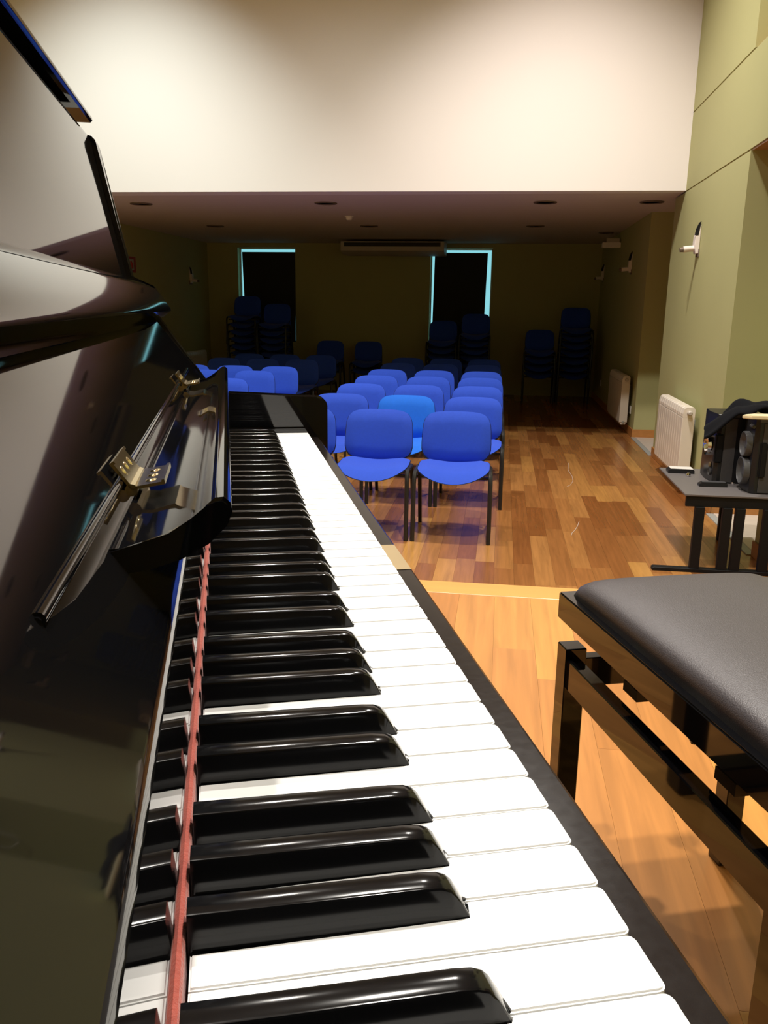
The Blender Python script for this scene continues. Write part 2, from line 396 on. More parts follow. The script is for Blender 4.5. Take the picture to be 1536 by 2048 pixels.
# black key, lofted from rounded cross-sections
def black_mesh():
    bm = bmesh.new(); rings = []
    secs = [(-0.0500, 0.0004, 0.0044), (-0.0520, 0.0042, 0.0044), (-0.0546, 0.0085, 0.0043), (-0.0568, 0.0108, 0.0041), (-0.0600, 0.0120, 0.0041), (-0.0660, 0.0124, 0.0042), (-0.1412, 0.0128, 0.0043)]
    for x, zt, hw in secs:
        pts = [(-0.0056, -0.008), (-hw - 0.0004, zt - 0.0010), (-hw + 0.0000, zt - 0.0003), (-hw + 0.0007, zt), (hw - 0.0007, zt), (hw - 0.0000, zt - 0.0003), (hw + 0.0004, zt - 0.0010), (0.0056, -0.008)]
        rings.append([bm.verts.new((x, y, z)) for y, z in pts])
    for r0, r1 in zip(rings, rings[1:]):
        for k in range(8): bm.faces.new((r0[k], r0[(k + 1) % 8], r1[(k + 1) % 8], r1[k]))
    bm.faces.new(rings[0]); bm.faces.new(rings[-1][::-1])
    me = finish(bm, 28); me.materials.append(MATS['key_black']); return me
bk = black_mesh()
for i in range(51):
    nt = NOTES[i % 7]
    if nt in off:
        o = bpy.data.objects.new('black_key', bk); COL.objects.link(o); o.parent = piano
        o.location = (0, yb(i + 1) + off[nt], KZ)
# felt, key slip, key blocks
bm = bmesh.new()
aprism(bm, pz([(-0.1418, -0.012), (-0.1418, 0.0040), (-0.1425, 0.0056), (-0.1438, 0.0064), (-0.1450, 0.0064), (-0.1450, -0.012)]), Y0, Y1, 'y')
f = link('felt_strip', finish(bm), 'red_felt', piano); f['label'] = 'red felt strip behind the keys'
slip = prism('key_slip', pz([(0.0016, -0.075), (0.0016, -0.0105), (0.003, -0.009), (0.0165, -0.009), (0.0195, -0.012), (0.0205, -0.016), (0.0205, -0.075)]), YS0, YS1, 'slip_black', piano)
tp = box('tape', (0.003, 0.437, KZ - 0.009), (0.0172, 0.508, KZ - 0.0086), 'tape', slip); tp['label'] = 'strip of beige tape'
for a, b in ((YS0, Y0 - 0.0005), (Y1 + 0.0005, YS1)):
    box('key_block', (-0.147, a, KZ - 0.06), (0.0014, b, KZ + 0.0065), 'piano_black', piano, 0.0012, 2)
box('key_bed', (-0.33, YS0, KZ - 0.125), (0.0150, YS1, KZ - 0.076), 'piano_black', piano, 0.002)
# fallboard
fb = prism('fallboard', pz([(-0.1440, 0.0064), (-0.1474, 0.0660), (-0.1488, 0.0695), (-0.1505, 0.0722), (-0.2275, 0.1772), (-0.2420, 0.1660), (-0.165, 0.0600), (-0.165, 0.0064)]), YS0, YS1, 'piano_black', piano, smooth=12)
# fold-out music ledge with its rod and brass hinges
ML0, ML1 = 0.142, 0.885
lg = prism('music_ledge', pz([(-0.1762, 0.1010), (-0.160, 0.1022), (-0.148, 0.1060), (-0.139, 0.1118), (-0.1335, 0.1182), (-0.1300, 0.1212), (-0.1265, 0.1215), (-0.1238, 0.1190), (-0.1232, 0.1150), (-0.1255, 0.1095), (-0.1330, 0.1020), (-0.144, 0.0960), (-0.158, 0.0918), (-0.1700, 0.0905)]), ML0, ML1, 'piano_black', piano, bev=0.0015, smooth=40)
rod = prism('ledge_rod', pz([(-0.1780 + 0.0026 * math.cos(a * math.pi / 6), 0.1092 + 0.0026 * math.sin(a * math.pi / 6)) for a in range(12)]), 0.045, 1.0, 'piano_black', piano, bev=0.0012, smooth=60)
def hinge(y):
    bm = bmesh.new(); L = 0.046
    nx, nz = 0.806, 0.592                          # outward normal of the fallboard face
    ux, uz = -0.592, 0.806
    ax, az = -0.1722, 0.1060
    def slab(ux, uz, nx, nz, w):
        for (u0, u1, t0, t1, ya, yb_) in ((0, w, 0, 0.0016, 0, L), (w - 0.0016, w, 0.0016, 0.0026, 0, L)):
            vs = [(ax + ux * u + nx * t, az + uz * u + nz * t) for u, t in ((u0, t0), (u1, t0), (u1, t1), (u0, t1))]
            aprism(bm, pz(vs), y + ya, y + yb_, 'y')
        for yy in (0.010, 0.023, 0.036):
            c = Vector((ax + ux * w * 0.55 + nx * 0.0016, y + yy, az + uz * w * 0.55 + nz * 0.0016 + KZ))
            n_ = Vector((nx, 0, nz)); atube(bm, [c, c + n_ * 0.0005], [0.0030, 0.0022], 10)
    slab(ux, uz, nx, nz, 0.0165); slab(0.975, 0.165, -0.165, 0.975, 0.0170)
    atube(bm, [(ax, y, az + KZ), (ax, y + L, az + KZ)], 0.0032, 10)
    o = link('hinge', finish(bm, 35), 'brass', lg); o['label'] = 'open brass hinge'
hinge(0.232); hinge(0.787)
# moulding below the upper panel, upper panel, lid, sides
prism('ledge_moulding', pz([(-0.2600, 0.2325), (-0.2440, 0.2275), (-0.2300, 0.2215), (-0.2255, 0.2180), (-0.2150, 0.2035), (-0.2055, 0.1910), (-0.2045, 0.1870), (-0.2085, 0.1835), (-0.2255, 0.1700), (-0.32, 0.1700), (-0.32, 0.2325)]), YS0, YS1, 'piano_black', piano, bev=0.0015, smooth=50)
prism('upper_front_panel', pz([(-0.2655, 0.2320), (-0.3050, 0.4200), (-0.3085, 0.4280), (-0.3150, 0.4310), (-0.3280, 0.4310), (-0.2900, 0.2320)]), YS0 + 0.001, YS1 - 0.001, 'piano_black', piano, bev=0.002, smooth=40)
side = [(-0.62, -KZ + 0.0), (-0.62, 0.4300), (-0.3250, 0.4300)] + [(-0.3110 + 0.014 * math.cos(math.radians(t)) - 0.0005, 0.4160 + 0.014 * math.sin(math.radians(t))) for t in (90, 60, 30, 5)] + [(-0.2615, 0.2345), (-0.2285, 0.2225), (-0.2070, 0.1900), (-0.2260, 0.1760), (-0.1560, 0.0800), (-0.1420, 0.0645), (-0.1280, 0.0600), (0.0150, 0.0550)] + [(0.0180 + 0.015 * math.cos(math.radians(t)), 0.0400 + 0.015 * math.sin(math.radians(t))) for t in (80, 55, 30, 5)] + [(0.0335, -0.1250), (-0.30, -0.1250), (-0.30, -KZ)]
for a, b in ((YS0 - 0.034, YS0), (YS1, YS1 + 0.034)):
    prism('side_panel', pz(side), a, b, 'piano_black', piano, bev=0.0025, smooth=40)
prism('lid', pz([(-0.3056, 0.4515), (-0.3045, 0.4530), (-0.3050, 0.4575), (-0.3110, 0.4660), (-0.64, 0.4700), (-0.64, 0.4500), (-0.3075, 0.4500)]), YS0 - 0.04, YS1 + 0.030, 'piano_black', piano, bev=0.0015, smooth=30)
boxes('lid_block', [((-0.62, YS0, KZ + 0.42), (-0.56, YS1, KZ + 0.4498))], 'piano_black', piano)
box('back_panel', (-0.62, YS0, 0.06), (-0.60, YS1, KZ + 0.42), 'piano_black', piano)
box('lower_panel', (-0.32, YS0, 0.12), (-0.30, YS1, KZ - 0.126), 'piano_black', piano, 0.002)
box('toe_rail', (-0.33, YS0, 0.02), (-0.295, YS1, 0.115), 'piano_black', piano, 0.003)
for a in (YS0 - 0.034, YS1 - 0.02):
    box('leg', (-0.035, a, 0.05), (0.02, a + 0.054, KZ - 0.126), 'piano_black', piano, 0.004, 2)
    box('toe_block', (-0.30, a, 0.0), (0.03, a + 0.054, 0.05), 'piano_black', piano, 0.004, 2)
for k, yy in enumerate((0.46, 0.52, 0.58)):
    tube('pedal', [(-0.31, yy, 0.06), (-0.25, yy, 0.062), (-0.20, yy, 0.055), (-0.185, yy, 0.048)], [0.008, 0.010, 0.014, 0.006], 'brass', piano)

# ------------------------------------------------------------------ piano bench
bench = thing('piano_bench', 'glossy black adjustable piano bench with padded leather seat', 'bench', PO, PA)
BX0, BX1, BY0, BY1 = 0.367, 0.712, 0.385, 0.952
HB = 0.5
box('seat_apron', (BX0, BY0, HB - 0.042), (BX1, BY1, HB), 'piano_black', bench, 0.002, 2)
def pad(name, x0, x1, y0, y1, z0, rim, puff, m, parent, n=24, e=5.0):
    bm = bmesh.new(); cx, cy = (x0 + x1) / 2, (y0 + y1) / 2; a, b = (x1 - x0) / 2, (y1 - y0) / 2
    top = []
    for i in range(n + 1):
        row = []
        for j in range(n + 1):
            u, v = -1 + 2 * i / n, -1 + 2 * j / n
            u = math.copysign(1 - (1 - abs(u)) ** 1.5, u); v = math.copysign(1 - (1 - abs(v)) ** 1.5, v)
            s = (max(0, 1 - abs(u) ** 4) * max(0, 1 - abs(v) ** 4)) ** 0.5
            k = 1 - 0.5 * (min(abs(u), abs(v)) / max(abs(u), abs(v), 1e-6)) ** 18 * 0.04
            row.append(bm.verts.new((cx + a * u * k, cy + b * v * k, z0 + rim * min(1, s * 3) ** 0.6 + puff * s)))
        top.append(row)
    for i in range(n):
        for j in range(n): bm.faces.new((top[i][j], top[i + 1][j], top[i + 1][j + 1], top[i][j + 1]))
    rim_v = [top[i][0] for i in range(n + 1)] + [top[n][j] for j in range(1, n + 1)] + [top[i][n] for i in range(n - 1, -1, -1)] + [top[0][j] for j in range(n - 1, 0, -1)]
    bm.faces.new(rim_v[::-1])
    return link(name, finish(bm, 180), m, parent)
pad('seat_cushion', BX0 + 0.012, BX1 - 0.012, BY0 + 0.012, BY1 - 0.012, HB - 0.001, 0.016, 0.026, 'leather', bench)
LW = 0.034
for x in (BX0 + 0.003, BX1 - LW - 0.003):
    for y in (BY0 + 0.003, BY1 - LW - 0.001):
        box('leg', (x, y, 0), (x + LW, y + LW, 0.418), 'piano_black', bench, 0.0015)
for x in (BX0 + 0.007, BX1 - 0.007 - 0.022): box('side_rail', (x, BY0 + LW, 0.352), (x + 0.022, BY1 - LW, 0.400), 'piano_black', bench, 0.0015)
for y in (BY0 + 0.008, BY1 - 0.008 - 0.022): box('end_rail', (BX0 + LW, y, 0.352), (BX1 - LW, y + 0.022, 0.400), 'piano_black', bench, 0.0015)
bm = bmesh.new()
for x in (BX0 + 0.075, BX1 - 0.095):
    for ya, yc in ((BY0 + 0.09, BY0 + 0.25), (BY1 - 0.09, BY1 - 0.25)):
        atube(bm, [(x + 0.01, ya, 0.375), (x + 0.01, yc, 0.455)], 0.008, 8); atube(bm, [(x + 0.022, yc, 0.375), (x + 0.022, ya, 0.455)], 0.008, 8)
link('scissor_lift', finish(bm, 40), 'dark_metal', bench)
tube('lift_spindle', [((BX0 + BX1) / 2, BY0 - 0.02, 0.43), ((BX0 + BX1) / 2, BY1 + 0.02, 0.43)], 0.007, 'dark_metal', bench)
boxes('cross_bar', [((BX0 + 0.04, BY0 + 0.15, 0.405), (BX1 - 0.04, BY0 + 0.19, 0.420)), ((BX0 + 0.04, BY1 - 0.19, 0.405), (BX1 - 0.04, BY1 - 0.15, 0.420))], 'dark_metal', bench)
for y in (BY0 - 0.02, BY1 + 0.02):
    s = 1 if y > BY1 else -1
    tube('height_knob', [((BX0 + BX1) / 2, y, 0.43), ((BX0 + BX1) / 2, y + s * 0.012, 0.43), ((BX0 + BX1) / 2, y + s * 0.03, 0.43)], [0.016, 0.026, 0.024], 'piano_black', bench, 16)

# ------------------------------------------------------------------ stacking chairs
def cushion(bm, w, h, t, bend, e=4.5, nu=12, nv=8, flare=0.0, T=lambda u, v, d: (u, v, d)):
    """superelliptic pad in (u,v), thickness t outwards, curved by bend(u); T places it"""
    def outline(u, v):
        r = max(abs(u), abs(v));
        if r < 1e-6: return 0.0, 0.0
        uu, vv = u / r, v / r; s = (abs(uu) ** e + abs(vv) ** e) ** (-1 / e); return u * s, v * s
    front, back = [], []
    for i in range(nu + 1):
        rf, rb = [], []
        for j in range(nv + 1):
            u, v = outline(-1 + 2 * i / nu, -1 + 2 * j / nv); r = (abs(u) ** e + abs(v) ** e) ** (1 / e)
            ww = w / 2 * (1 + flare * v)
            f = t * math.sqrt(max(0, 1 - min(1, r) ** 5)); bd = bend(u, v)
            rf.append(bm.verts.new(T(u * ww, v * h / 2, bd + f))); rb.append(bm.verts.new(T(u * ww, v * h / 2, bd)))
        front.append(rf); back.append(rb)
    for i in range(nu):
        for j in range(nv):
            bm.faces.new((front[i][j], front[i + 1][j], front[i + 1][j + 1], front[i][j + 1])); bm.faces.new((back[i][j + 1], back[i + 1][j + 1], back[i + 1][j], back[i][j]))
def make_chair(fabric):
    t = thing('stacking_chair', 'x', 'chair')
    # seat: curved across, front edge rolled down
    def seatT(u, v, d): return (u, v - 0.02, 0.428 + d)
    sb = lambda u, v: 0.044 * u * u - 0.050 * max(0, -v - 0.25) ** 1.6 * (1.15 - u * u) + 0.020 * max(0, v)
    bm = bmesh.new(); cushion(bm, 0.475, 0.43, 0.034, sb, 4.2, T=seatT); link('seat', finish(bm, 60), fabric, t)
    bm = bmesh.new(); cushion(bm, 0.487, 0.44, -0.020, sb, 4.2, T=lambda u, v, d: seatT(u, v, d - 0.003)); link('seat_shell', finish(bm, 60), 'black_plastic', t)
    def backT(u, v, d):
        z = 0.645 + v; return (u, 0.228 + 0.20 * (z - 0.645) - d, z - 0.02 * math.cos(u / 0.25 * 1.3) * (1 if v < 0 else 0) * (-v / 0.16))
    bb = lambda u, v: 0.038 * u * u - 0.004
    bm = bmesh.new(); cushion(bm, 0.47, 0.325, 0.034, bb, 4.5, T=backT, flare=-0.03); link('backrest', finish(bm, 60), fabric, t)
    bm = bmesh.new(); cushion(bm, 0.478, 0.333, -0.018, bb, 4.5, T=lambda u, v, d: backT(u, v - 0.006, d - 0.002), flare=-0.03); link('back_shell', finish(bm, 60), 'black_plastic', t)
    for s in (-1, 1):
        X = 0.250 * s
        tube('leg', [(X, -0.235, 0.0), (X, -0.225, 0.20), (X * 0.995, -0.212, 0.385), (X * 0.99, -0.203, 0.425), (X * 0.985, -0.182, 0.448), (X * 0.98, -0.145, 0.455), (X * 0.975, -0.02, 0.452), (X * 0.97, 0.09, 0.448)], 0.0145, 'chair_metal', t, 8)
        tube('leg', [(X * 0.985, 0.275, 0.0), (X * 0.98, 0.20, 0.22), (X * 0.975, 0.135, 0.40), (X * 0.973, 0.105, 0.438), (X * 0.972, 0.06, 0.452)], 0.0140, 'chair_metal', t, 8)
        tube('back_support', [(0.15 * s, -0.02, 0.405), (0.15 * s, 0.17, 0.41), (0.15 * s, 0.215, 0.435), (0.15 * s, 0.235, 0.50), (0.15 * s, 0.262, 0.66)], 0.011, 'chair_metal', t, 8)
    boxes('cross_bar', [((-0.245, -0.11, 0.405), (0.245, -0.08, 0.418)), ((-0.245, 0.05, 0.405), (0.245, 0.08, 0.418))], 'chair_metal', t)
    return t
CH = make_chair('blue_fabric'); CHA = make_chair('azure_fabric')
used = {}
def chair(src, x, y, z=0.0, label='', group='', rot=0.0):
    if src.name not in used:
        used[src.name] = 1; src.location = (x, y, z); src.rotation_euler = (0, 0, rot); src['label'] = label; src['group'] = group; return src
    return dup(src, (x, y, z), rot, label, group)
ORD = ['front', 'second', 'third', 'fourth', 'fifth', 'sixth', 'last']
DY = 0.258
rowsR = [(y, (x, x - 0.541, x - 1.082)) for y, x in ((5.76, -0.283), (6.76, -0.210), (7.72, -0.203), (8.70, -0.208), (9.60, -0.215), (10.75, -0.228), (11.95, -0.238))]
seats = ['on the radiator side', 'in the middle', 'on the centre-aisle side']
for i, (yt, xs_) in enumerate(rowsR):
    for j, x in enumerate(xs_):
        az = (i == 1 and j == 1)
        lab = 'brighter azure blue chair behind the front row of darker blue chairs' if az else 'royal blue padded chair, %s row of the block nearer the radiators, %s' % (ORD[i], seats[j])
        chair(CHA if az else CH, x + random.uniform(-0.002, 0.002), yt - DY, 0, lab, 'azure chair' if az else 'blue chairs in the block nearer the radiators', random.uniform(-0.008, 0.008))
rowsL = [(7.93, (-2.665, -3.20, -3.74)), (8.93, (-2.675, -3.21, -3.75)), (9.66, (-2.59, -3.13, -3.67)), (11.05, (-2.65, -3.19, -3.73)), (12.15, (-2.63, -3.17, -3.71))]
seatsL = ['on the aisle', 'one in from the aisle', 'two in from the aisle']
for i, (yt, xs_) in enumerate(rowsL):
    for j, x in enumerate(xs_):
        if i < 2 and j == 2: continue
        chair(CH, x, yt - DY, 0, 'royal blue chair, %s visible row across the aisle, %s' % (['first', 'second', 'third', 'fourth', 'fifth'][i], seatsL[j]), 'blue chairs in the block across the aisle', random.uniform(-0.008, 0.008))
NTH = ['bottom', 'second from the floor', 'third from the floor', 'fourth from the floor', 'fifth from the floor', 'sixth from the floor', 'seventh from the floor', 'eighth from the floor']
stacks = [(-4.42, 14.35, 8, 'the tallest stack before the first window'), (-3.87, 14.25, 7, 'the stack beside the tallest one'), (-2.95, 14.2, 2, 'the pair near the tall stacks'), (-2.28, 14.2, 2, 'the pair below the air conditioner'), (-1.005, 14.35, 5, 'the lower stack before the second window'), (-0.455, 14.3, 6, 'the higher stack before the second window'), (0.615, 14.2, 4, 'the lower stack in the dark corner'), (1.175, 14.2, 7, 'the high stack in the dark corner')]
for (x, y, n, what) in stacks:
    for k in range(n):
        chair(CH, x, y - 0.022 * k, 0.122 * k, 'dark blue chair, %s in %s' % (NTH[k] if k < n - 1 or n == 1 else 'topmost', what), 'chairs stacked against the back wall')

# ------------------------------------------------------------------ radiators
def radiator(label, loc, length, h=0.60, sections=10, side=-1):
    t = thing('radiator', label, 'radiator', loc, 0, 'white panel radiators')
    D = 0.095; pitch = length / sections
    for k in range(sections):
        y = k * pitch; bm = bmesh.new()
        abox(bm, (side * D, y + 0.0015, 0.03), (side * (D - 0.012), y + pitch - 0.0015, h - 0.085), 0.003)           # flat front plate
        aprism(bm, [(side * D, h - 0.08), (side * D, h - 0.055), (side * (D - 0.012), h - 0.012), (side * (D - 0.03), h), (side * 0.012, h), (0, h - 0.02), (0, h - 0.08)], y + 0.004, y + pitch - 0.004, 'y', 0.002, 1)
        abox(bm, (side * (D - 0.012), y + pitch * 0.40, 0.03), (side * 0.004, y + pitch * 0.60, h - 0.08))
        abox(bm, (side * (D - 0.035), y + 0.006, 0.03), (side * (D - 0.055), y + pitch - 0.006, h - 0.08)); abox(bm, (side * 0.004, y + 0.006, 0.03), (side * 0.02, y + pitch - 0.006, h - 0.08))
        aprism(bm, [(side * (D - 0.01), 0.03), (side * 0.01, 0.03), (side * 0.02, 0.0), (side * (D - 0.02), 0.0)], y + 0.004, y + pitch - 0.004, 'y')
        link('section', finish(bm), 'radiator_white', t)
    bm = bmesh.new(); abox(bm, (side * D, -0.006, 0.03), (0, 0.0, h - 0.085), 0.002); aprism(bm, [(side * D, h - 0.085), (side * D, h - 0.05), (side * (D - 0.012), h - 0.010), (side * (D - 0.03), h), (side * 0.012, h), (0, h - 0.02), (0, h - 0.085)], -0.006, 0.003, 'y')
    link('end_plate', finish(bm), 'radiator_white', t)
    lobj('valve', [(0.0, 0), (0.018, 0), (0.020, 0.018), (0.020, 0.04), (0.012, 0.048), (0, 0.048)], 'ac_beige', t, 14, (side * D * 0.5, -0.006, h - 0.045), '-y')
    lobj('drain_plug', [(0.0, 0), (0.014, 0), (0.014, 0.014), (0, 0.016)], 'frame_grey', t, 12, (side * D * 0.5, -0.006, 0.03), '-y')
    for yy in (0.15 * length, 0.85 * length): box('wall_bracket', (0.0, yy, 0.12), (-side * 0.0445, yy + 0.03, h - 0.12), 'frame_grey', t)
    return t
radiator('white sectional radiator beside the black sound system', (1.595, 7.10, 0.135), 1.10, 0.60, 12)
radiator('white sectional radiator in shade under the low ceiling', (1.58, 10.62, 0.12), 1.25, 0.60, 13)
radiator('dim radiator on the wall across the blocks of chairs', (XL + 0.045, 13.6, 0.12), 1.0, 0.60, 10, 1)

# ------------------------------------------------------------------ wall lamps, sockets, signs
def sconce(label, loc, side=-1):
    t = thing('wall_lamp', label, 'wall lamp', loc, 0, 'metal wall lamps')
    bm = bmesh.new(); aprism(bm, [(side * 0.002, -0.10), (side * 0.030, -0.10), (side * 0.045, -0.03), (side * 0.042, 0.04), (side * 0.022, 0.115), (side * 0.002, 0.135)], -0.045, 0.045, 'y', 0.004, 1)
    link('backplate', finish(bm), 'lamp_white', t)
    tube('arm', [(side * 0.035, 0, -0.055), (side * 0.08, 0, -0.058), (side * 0.125, 0, -0.064)], 0.026, 'lamp_white', t, 12)
    tube('arm_tip', [(side * 0.125, 0, -0.064), (side * 0.155, 0, -0.068)], [0.022, 0.019], 'lamp_dark', t, 12)
    bm = bmesh.new(); aprism(bm, [(side * 0.020, 0.05), (side * 0.052, 0.05), (side * 0.045, 0.10), (side * 0.025, 0.15), (side * 0.006, 0.165)], -0.047, -0.040, 'y'); link('edge_fin', finish(bm), 'table_black', t)
    boxes('wall_plate', [((0, -0.05, -0.125), (side * 0.010, 0.05, -0.06))], 'lamp_dark', t)
    return t
sconce('pale metal wall lamp on the lit green wall', (XR, 7.80, 2.085))
sconce('pale metal wall lamp in shade above the farther radiator', (1.625, 11.62, 2.085))
sconce('dim wall lamp by the chair stacks in the dark corner', (1.625, 14.75, 2.085))
sconce('dim wall lamp on the wall across the chairs', (XL, 14.3, 1.97), 1)
def socket(label, loc, h, name='wall_socket'):
    t = thing(name, label, 'socket', loc, 0, 'white wall sockets')
    box('cover', (-0.012, -h / 2, -h / 2), (0, h / 2, h / 2), 'plastic_white', t, 0.003, 2)
    lobj('socket_well', [(0, 0), (h * 0.28, 0), (h * 0.28, 0.002), (0, 0.002)], 'frame_grey', t, 14, (-0.012, 0, 0), '-x')
socket('square white wall socket beside the farther radiator', (1.6245, 10.70, 0.30), 0.10)
socket('small white wall socket low beside the farther radiator', (1.6245, 10.98, 0.17), 0.06)
socket('white wall socket behind the low table, nearest the radiator', (XR - 0.0005, 6.62, 0.34), 0.10)
socket('white wall socket in the dark corner beyond the farther radiator', (1.6245, 14.0, 0.35), 0.09)
box_l = thing('emergency_light', 'white box light fixed high on the shaded side wall', 'light', (1.625, 12.9, 2.38), 0)
box('housing', (-0.26, -0.05, 0), (0, 0.05, 0.075), 'plastic_white', box_l, 0.006, 2); box('mount', (-0.20, -0.03, 0.075), (-0.02, 0.03, 0.13), 'ac_beige', box_l)
sg = thing('fire_sign', 'red and white fire equipment sign on the dark wall', 'sign', (XL, 11.92, 2.06))
box('panel', (0, -0.17, -0.11), (0.004, 0.17, 0.11), 'sign_red', sg); box('white_field', (0.004, -0.10, -0.075), (0.0055, 0.10, 0.075), 'ac_beige', sg)
tube('extinguisher_mark', [(0.0058, 0, -0.06), (0.0058, 0, 0.02), (0.0058, 0, 0.035), (0.0058, 0, 0.05)], [0.03, 0.03, 0.015, 0.012], 'sign_red', sg, 12)
# blind chain hanging in the bay
ch = tube('blind_chain', [(1.93, 6.40, 2.1), (1.88, 6.42, 1.9), (1.866, 6.43, 1.7), (1.878, 6.43, 1.58), (1.91, 6.43, 1.54), (1.95, 6.42, 1.58), (1.965, 6.40, 1.75), (1.95, 6.40, 2.1)], 0.004, 'plastic_white', None, 6)
tag(ch, 'thin pale blind chain hanging in the bay beside the lit wall', 'chain')

# ------------------------------------------------------------------ ceiling fittings
def downlight(x, y, label, r=0.125):
    t = thing('recessed_light', label, 'ceiling light', (x, y, CEIL), 0, 'recessed lights in the low ceiling')
    lobj('rim', [(r - 0.028, -0.004), (r - 0.02, -0.012), (r - 0.004, -0.010), (r, 0.0), (r - 0.028, 0.0)], 'lamp_dark', t, 24)
    lobj('bowl', [(r - 0.028, -0.004), (r * 0.5, -0.002), (0, -0.001), (0, 0.0), (r - 0.028, 0)], 'speaker_black', t, 24)
for x, lab in ((-4.1, 'by the dark wall'), (-1.98, 'over the centre aisle'), (0.38, 'over the nearer chair block'), (1.47, 'beside the radiator wall')):
    downlight(x, 9.42, 'unlit round recessed light close behind the white wall, ' + lab)
for x, lab in ((-4.13, 'by the dark wall'), (-1.91, 'over the centre aisle'), (0.37, 'over the nearer chair block')):
    downlight(x, 12.0, 'unlit round recessed light deeper under the low ceiling, ' + lab)
downlight(1.42, 13.0, 'unlit round recessed light near the box light on the wall', 0.11)
sd = thing('smoke_detector', 'small white smoke detector on the low ceiling', 'smoke detector', (-1.96, 10.73, CEIL))
lobj('base', [(0.055, 0), (0.055, -0.014), (0.05, -0.016), (0, -0.016), (0, 0)], 'plastic_white', sd, 20)
lobj('sensor_cap', [(0.042, -0.016), (0.038, -0.04), (0.028, -0.05), (0, -0.052), (0, -0.016)], 'plastic_white', sd, 20)
ac = thing('air_conditioner', 'long beige air conditioner hung below the ceiling between the windows', 'air conditioner', (-1.87, 14.45, 0))
prism('body', [(14.45 - 14.45 - 0.30, 2.555), (0.35, 2.59), (0.35, 2.36), (-0.18, 2.36), (-0.30, 2.41)], -0.86, 0.86, 'ac_beige', ac, 'x', 0.008, 2)
boxes('air_outlet', [((-0.80, -0.304, 2.475), (0.80, -0.299, 2.54))], 'speaker_black', ac)
for k in range(3): box('louvre', (-0.79, -0.306, 2.485 + 0.018 * k), (0.79, -0.300, 2.490 + 0.018 * k), 'table_black', ac)

# ------------------------------------------------------------------ low table with the sound system
TZ = 0.47
tb = thing('low_table', 'low black table with barred ends beside the green wall', 'table', (0, 0, 0))
box('table_top', (1.094, 4.905, TZ - 0.012), (1.622, 5.745, TZ), 'table_top', tb, 0.002)
box('apron', (1.105, 4.915, TZ - 0.075), (1.62, 4.94, TZ - 0.0125), 'table_black', tb); box('apron', (1.25, 5.69, TZ - 0.04), (1.62, 5.715, TZ - 0.0125), 'table_black', tb)
for y in (4.90, 5.66):
    for x in ((1.185, 1.340, 1.412, 1.568) if y < 5 else (1.525,)):
        box('leg', (x - 0.027, y + 0.0, 0.022 if y < 5 else 0.0), (x + 0.027, y + 0.035, (TZ - 0.075) if y < 5 else (TZ - 0.0125)), 'table_black', tb, 0.002)
    if y < 5: prism('foot', [(0.945, 0.0), (0.945, 0.016), (0.955, 0.022), (1.615, 0.022), (1.615, 0.0)], y - 0.005, y + 0.045, 'table_black', tb, 'y', 0.002, 1)
def speaker(name, label, x0, x1, y0, y1, h, horn):
    t = thing(name, label, 'speaker', (0, 0, TZ), 0, 'loudspeakers of the sound system')
    ym = (y0 + y1) / 2; W = y1 - y0
    prism('cabinet', [(x0 + 0.035, y0), (x1, y0), (x1, y1), (x0 + 0.035, y1), (x0 + 0.012, y1 - 0.02), (x0, ym), (x0 + 0.012, y0 + 0.02)], 0.0, h, 'speaker_black', t, 'z', 0.004, 1, 30)
    box('side_panel', (x0 + 0.055, y0 - 0.006, 0.008), (x0 + 0.125, y0, h - 0.02), 'speaker_grey', t, 0.002)
    box('trim_strip', (x0 + 0.03, y0 - 0.004, h - 0.016), (x0 + 0.20, y0 + 0.006, h + 0.002), 'speaker_cone', t, 0.001)
    if horn:
        lobj('tweeter_horn', [(0, 0.006), (0.03, 0.004), (0.052, 0.030), (0.062, 0.034), (0.064, 0.0), (0, 0)], 'chrome', t, 24, (x0 + 0.012, ym - 0.06, h * 0.52), '-x')
        box('grille', (x0 + 0.006, y0 - 0.010, h * 0.30), (x0 + 0.055, y0 + 0.03, h * 0.72), 'table_black', t, 0.008, 2)
        lobj('badge', [(0, 0), (0.018, 0), (0.016, 0.006), (0, 0.007)], 'tape', t, 16, (x0 + 0.006, ym - 0.10, h * 0.24), '-x')
        lobj('port_ring', [(0.012, 0), (0.026, 0.002), (0.028, 0.012), (0.024, 0.014), (0.012, 0.003)], 'speaker_cone', t, 20, (x0 + 0.012, ym - 0.11, h * 0.15), '-x')
    else:
        for zc, r in ((h * 0.64, 0.075), (h * 0.28, 0.082)):
            lobj('driver_cone', [(0, 0.020), (r * 0.3, 0.022), (r * 0.36, 0.008), (r * 0.85, 0.026), (r * 0.92, 0.036), (r, 0.034), (r * 1.02, 0.0), (0, 0)], 'speaker_cone', t, 28, (x0 + 0.010, ym - 0.02, zc), '-x')
        box('grille', (x0 + 0.045, y0 - 0.016, h * 0.22), (x0 + 0.085, y0 + 0.01, h * 0.70), 'table_black', t, 0.008, 2)
        box('handle', (x0 - 0.004, y0 + 0.02, h * 0.87), (x0 + 0.03, y0 + 0.09, h * 0.92), 'speaker_cone', t, 0.006, 2)
    return t
speaker('loudspeaker', 'black loudspeaker with a chrome horn under the black cloth', 1.315, 1.60, 5.27, 5.62, 0.425, True)
speaker('loudspeaker', 'black loudspeaker with two round grey drivers under a cream board', 1.455, 1.62, 4.985, 5.225, 0.435, False)
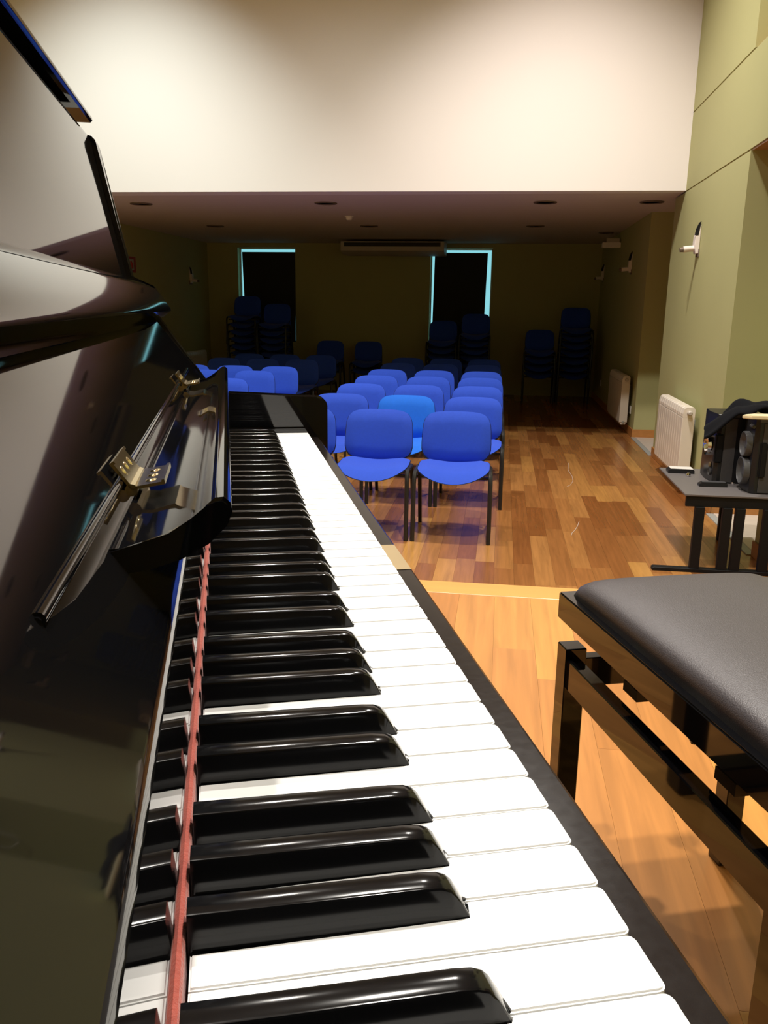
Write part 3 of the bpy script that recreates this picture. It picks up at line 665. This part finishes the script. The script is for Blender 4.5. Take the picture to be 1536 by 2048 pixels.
# draped cloth: swept folded strip with thickness
def drape():
    bm = bmesh.new(); top = []; nu, nv = 30, 8
    for i in range(nu + 1):
        s = i / nu
        x = 1.295 + 0.325 * s ** 0.8; y = 5.30 - 0.10 * s
        base = 0.90 + 0.016 * math.sin(s * 3.0) + 0.035 * s
        if s < 0.30: base -= (0.30 - s) * 0.42; x -= (0.3 - s) * 0.14
        row = []
        for j in range(nv + 1):
            v = j / nv - 0.5
            row.append(bm.verts.new((x + 0.03 * v * (1 - s), y + v * (0.16 + 0.20 * s), base + 0.020 * math.cos(v * 9 + s * 5) + 0.02 * math.sin(s * 14 + v * 4) * 0.5 + 0.012 + (0.03 * v * (1 - s)))))
        top.append(row)
    for i in range(nu):
        for j in range(nv): bm.faces.new((top[i][j], top[i + 1][j], top[i + 1][j + 1], top[i][j + 1]))
    me = finish(bm, 180); o = link('draped_cloth', me, 'cloth_black')
    m = o.modifiers.new('thick', 'SOLIDIFY'); m.thickness = 0.022; m.offset = 0
    m2 = o.modifiers.new('sub', 'SUBSURF'); m2.levels = 1; m2.render_levels = 1
    return tag(o, 'black cloth draped over the tops of both loudspeakers', 'cloth')
drape()
bd = prism('cream_board', [(1.375, 4.96), (1.42, 4.93), (1.62, 4.92), (1.62, 5.06), (1.46, 5.05), (1.40, 5.0)], 0.912, 0.932, 'cream_board', None, 'z', 0.004, 2)
tag(bd, 'thin cream board lying on top of the loudspeaker', 'board')
def handset(name, label, cat, x, y, rot, L, W, H, m_body, m_top):
    t = thing(name, label, cat, (x, y, TZ), rot)
    prism('body', [(-L / 2, 0.0), (L / 2, 0.0), (L / 2, H * 0.7), (L / 2 - 0.01, H), (-L / 2 + 0.02, H), (-L / 2, H * 0.6)], -W / 2, W / 2, m_body, t, 'y', 0.003, 2)
    box('top_plate', (-L / 2 + 0.015, -W / 2 + 0.006, H), (L / 2 - 0.008, W / 2 - 0.006, H + 0.003), m_top, t, 0.001)
    return t
handset('set_top_box', 'slim black box with a white top on the low table', 'device', 1.20, 5.60, -0.03, 0.165, 0.10, 0.028, 'speaker_black', 'plastic_white')
rc = handset('remote_control', 'black remote control on the low table', 'remote', 1.305, 5.17, 0.06, 0.165, 0.05, 0.026, 'speaker_black', 'speaker_cone')
ringo = lobj('metal_ball', [(0, 0.0), (0.012, 0.0), (0.016, 0.008), (0.013, 0.018), (0.006, 0.022), (0, 0.022)], 'chrome', None, 18, (1.225, 5.47, TZ)); tag(ringo, 'small shiny metal ball on the low table', 'ball')
plg = lobj('silver_bead', [(0, 0.0), (0.010, 0.0), (0.012, 0.006), (0.008, 0.012), (0, 0.014)], 'chrome', None, 14, (1.447, 5.262, TZ)); tag(plg, 'tiny shiny bead at the foot of the loudspeakers', 'bead')

# pale threads lying on the floor boards
for pts, lab in (([[0.716, 8.416, 0.002], [0.683, 8.031, 0.002], [0.698, 7.735, 0.002], [0.688, 7.5, 0.002], [0.652, 7.316, 0.002], [0.617, 7.245, 0.002]], 'thin pale curled thread on the floorboards toward the low ceiling'), ([[0.614, 6.003, 0.002], [0.592, 5.868, 0.002], [0.565, 5.751, 0.002], [0.537, 5.665, 0.002], [0.53, 5.611, 0.002]], 'thin pale thread on the floorboards beside the front row chair')):
    tag(tube('thread', pts, 0.0014, 'lamp_white', None, 6), lab, 'thread', 'loose threads on the floor')
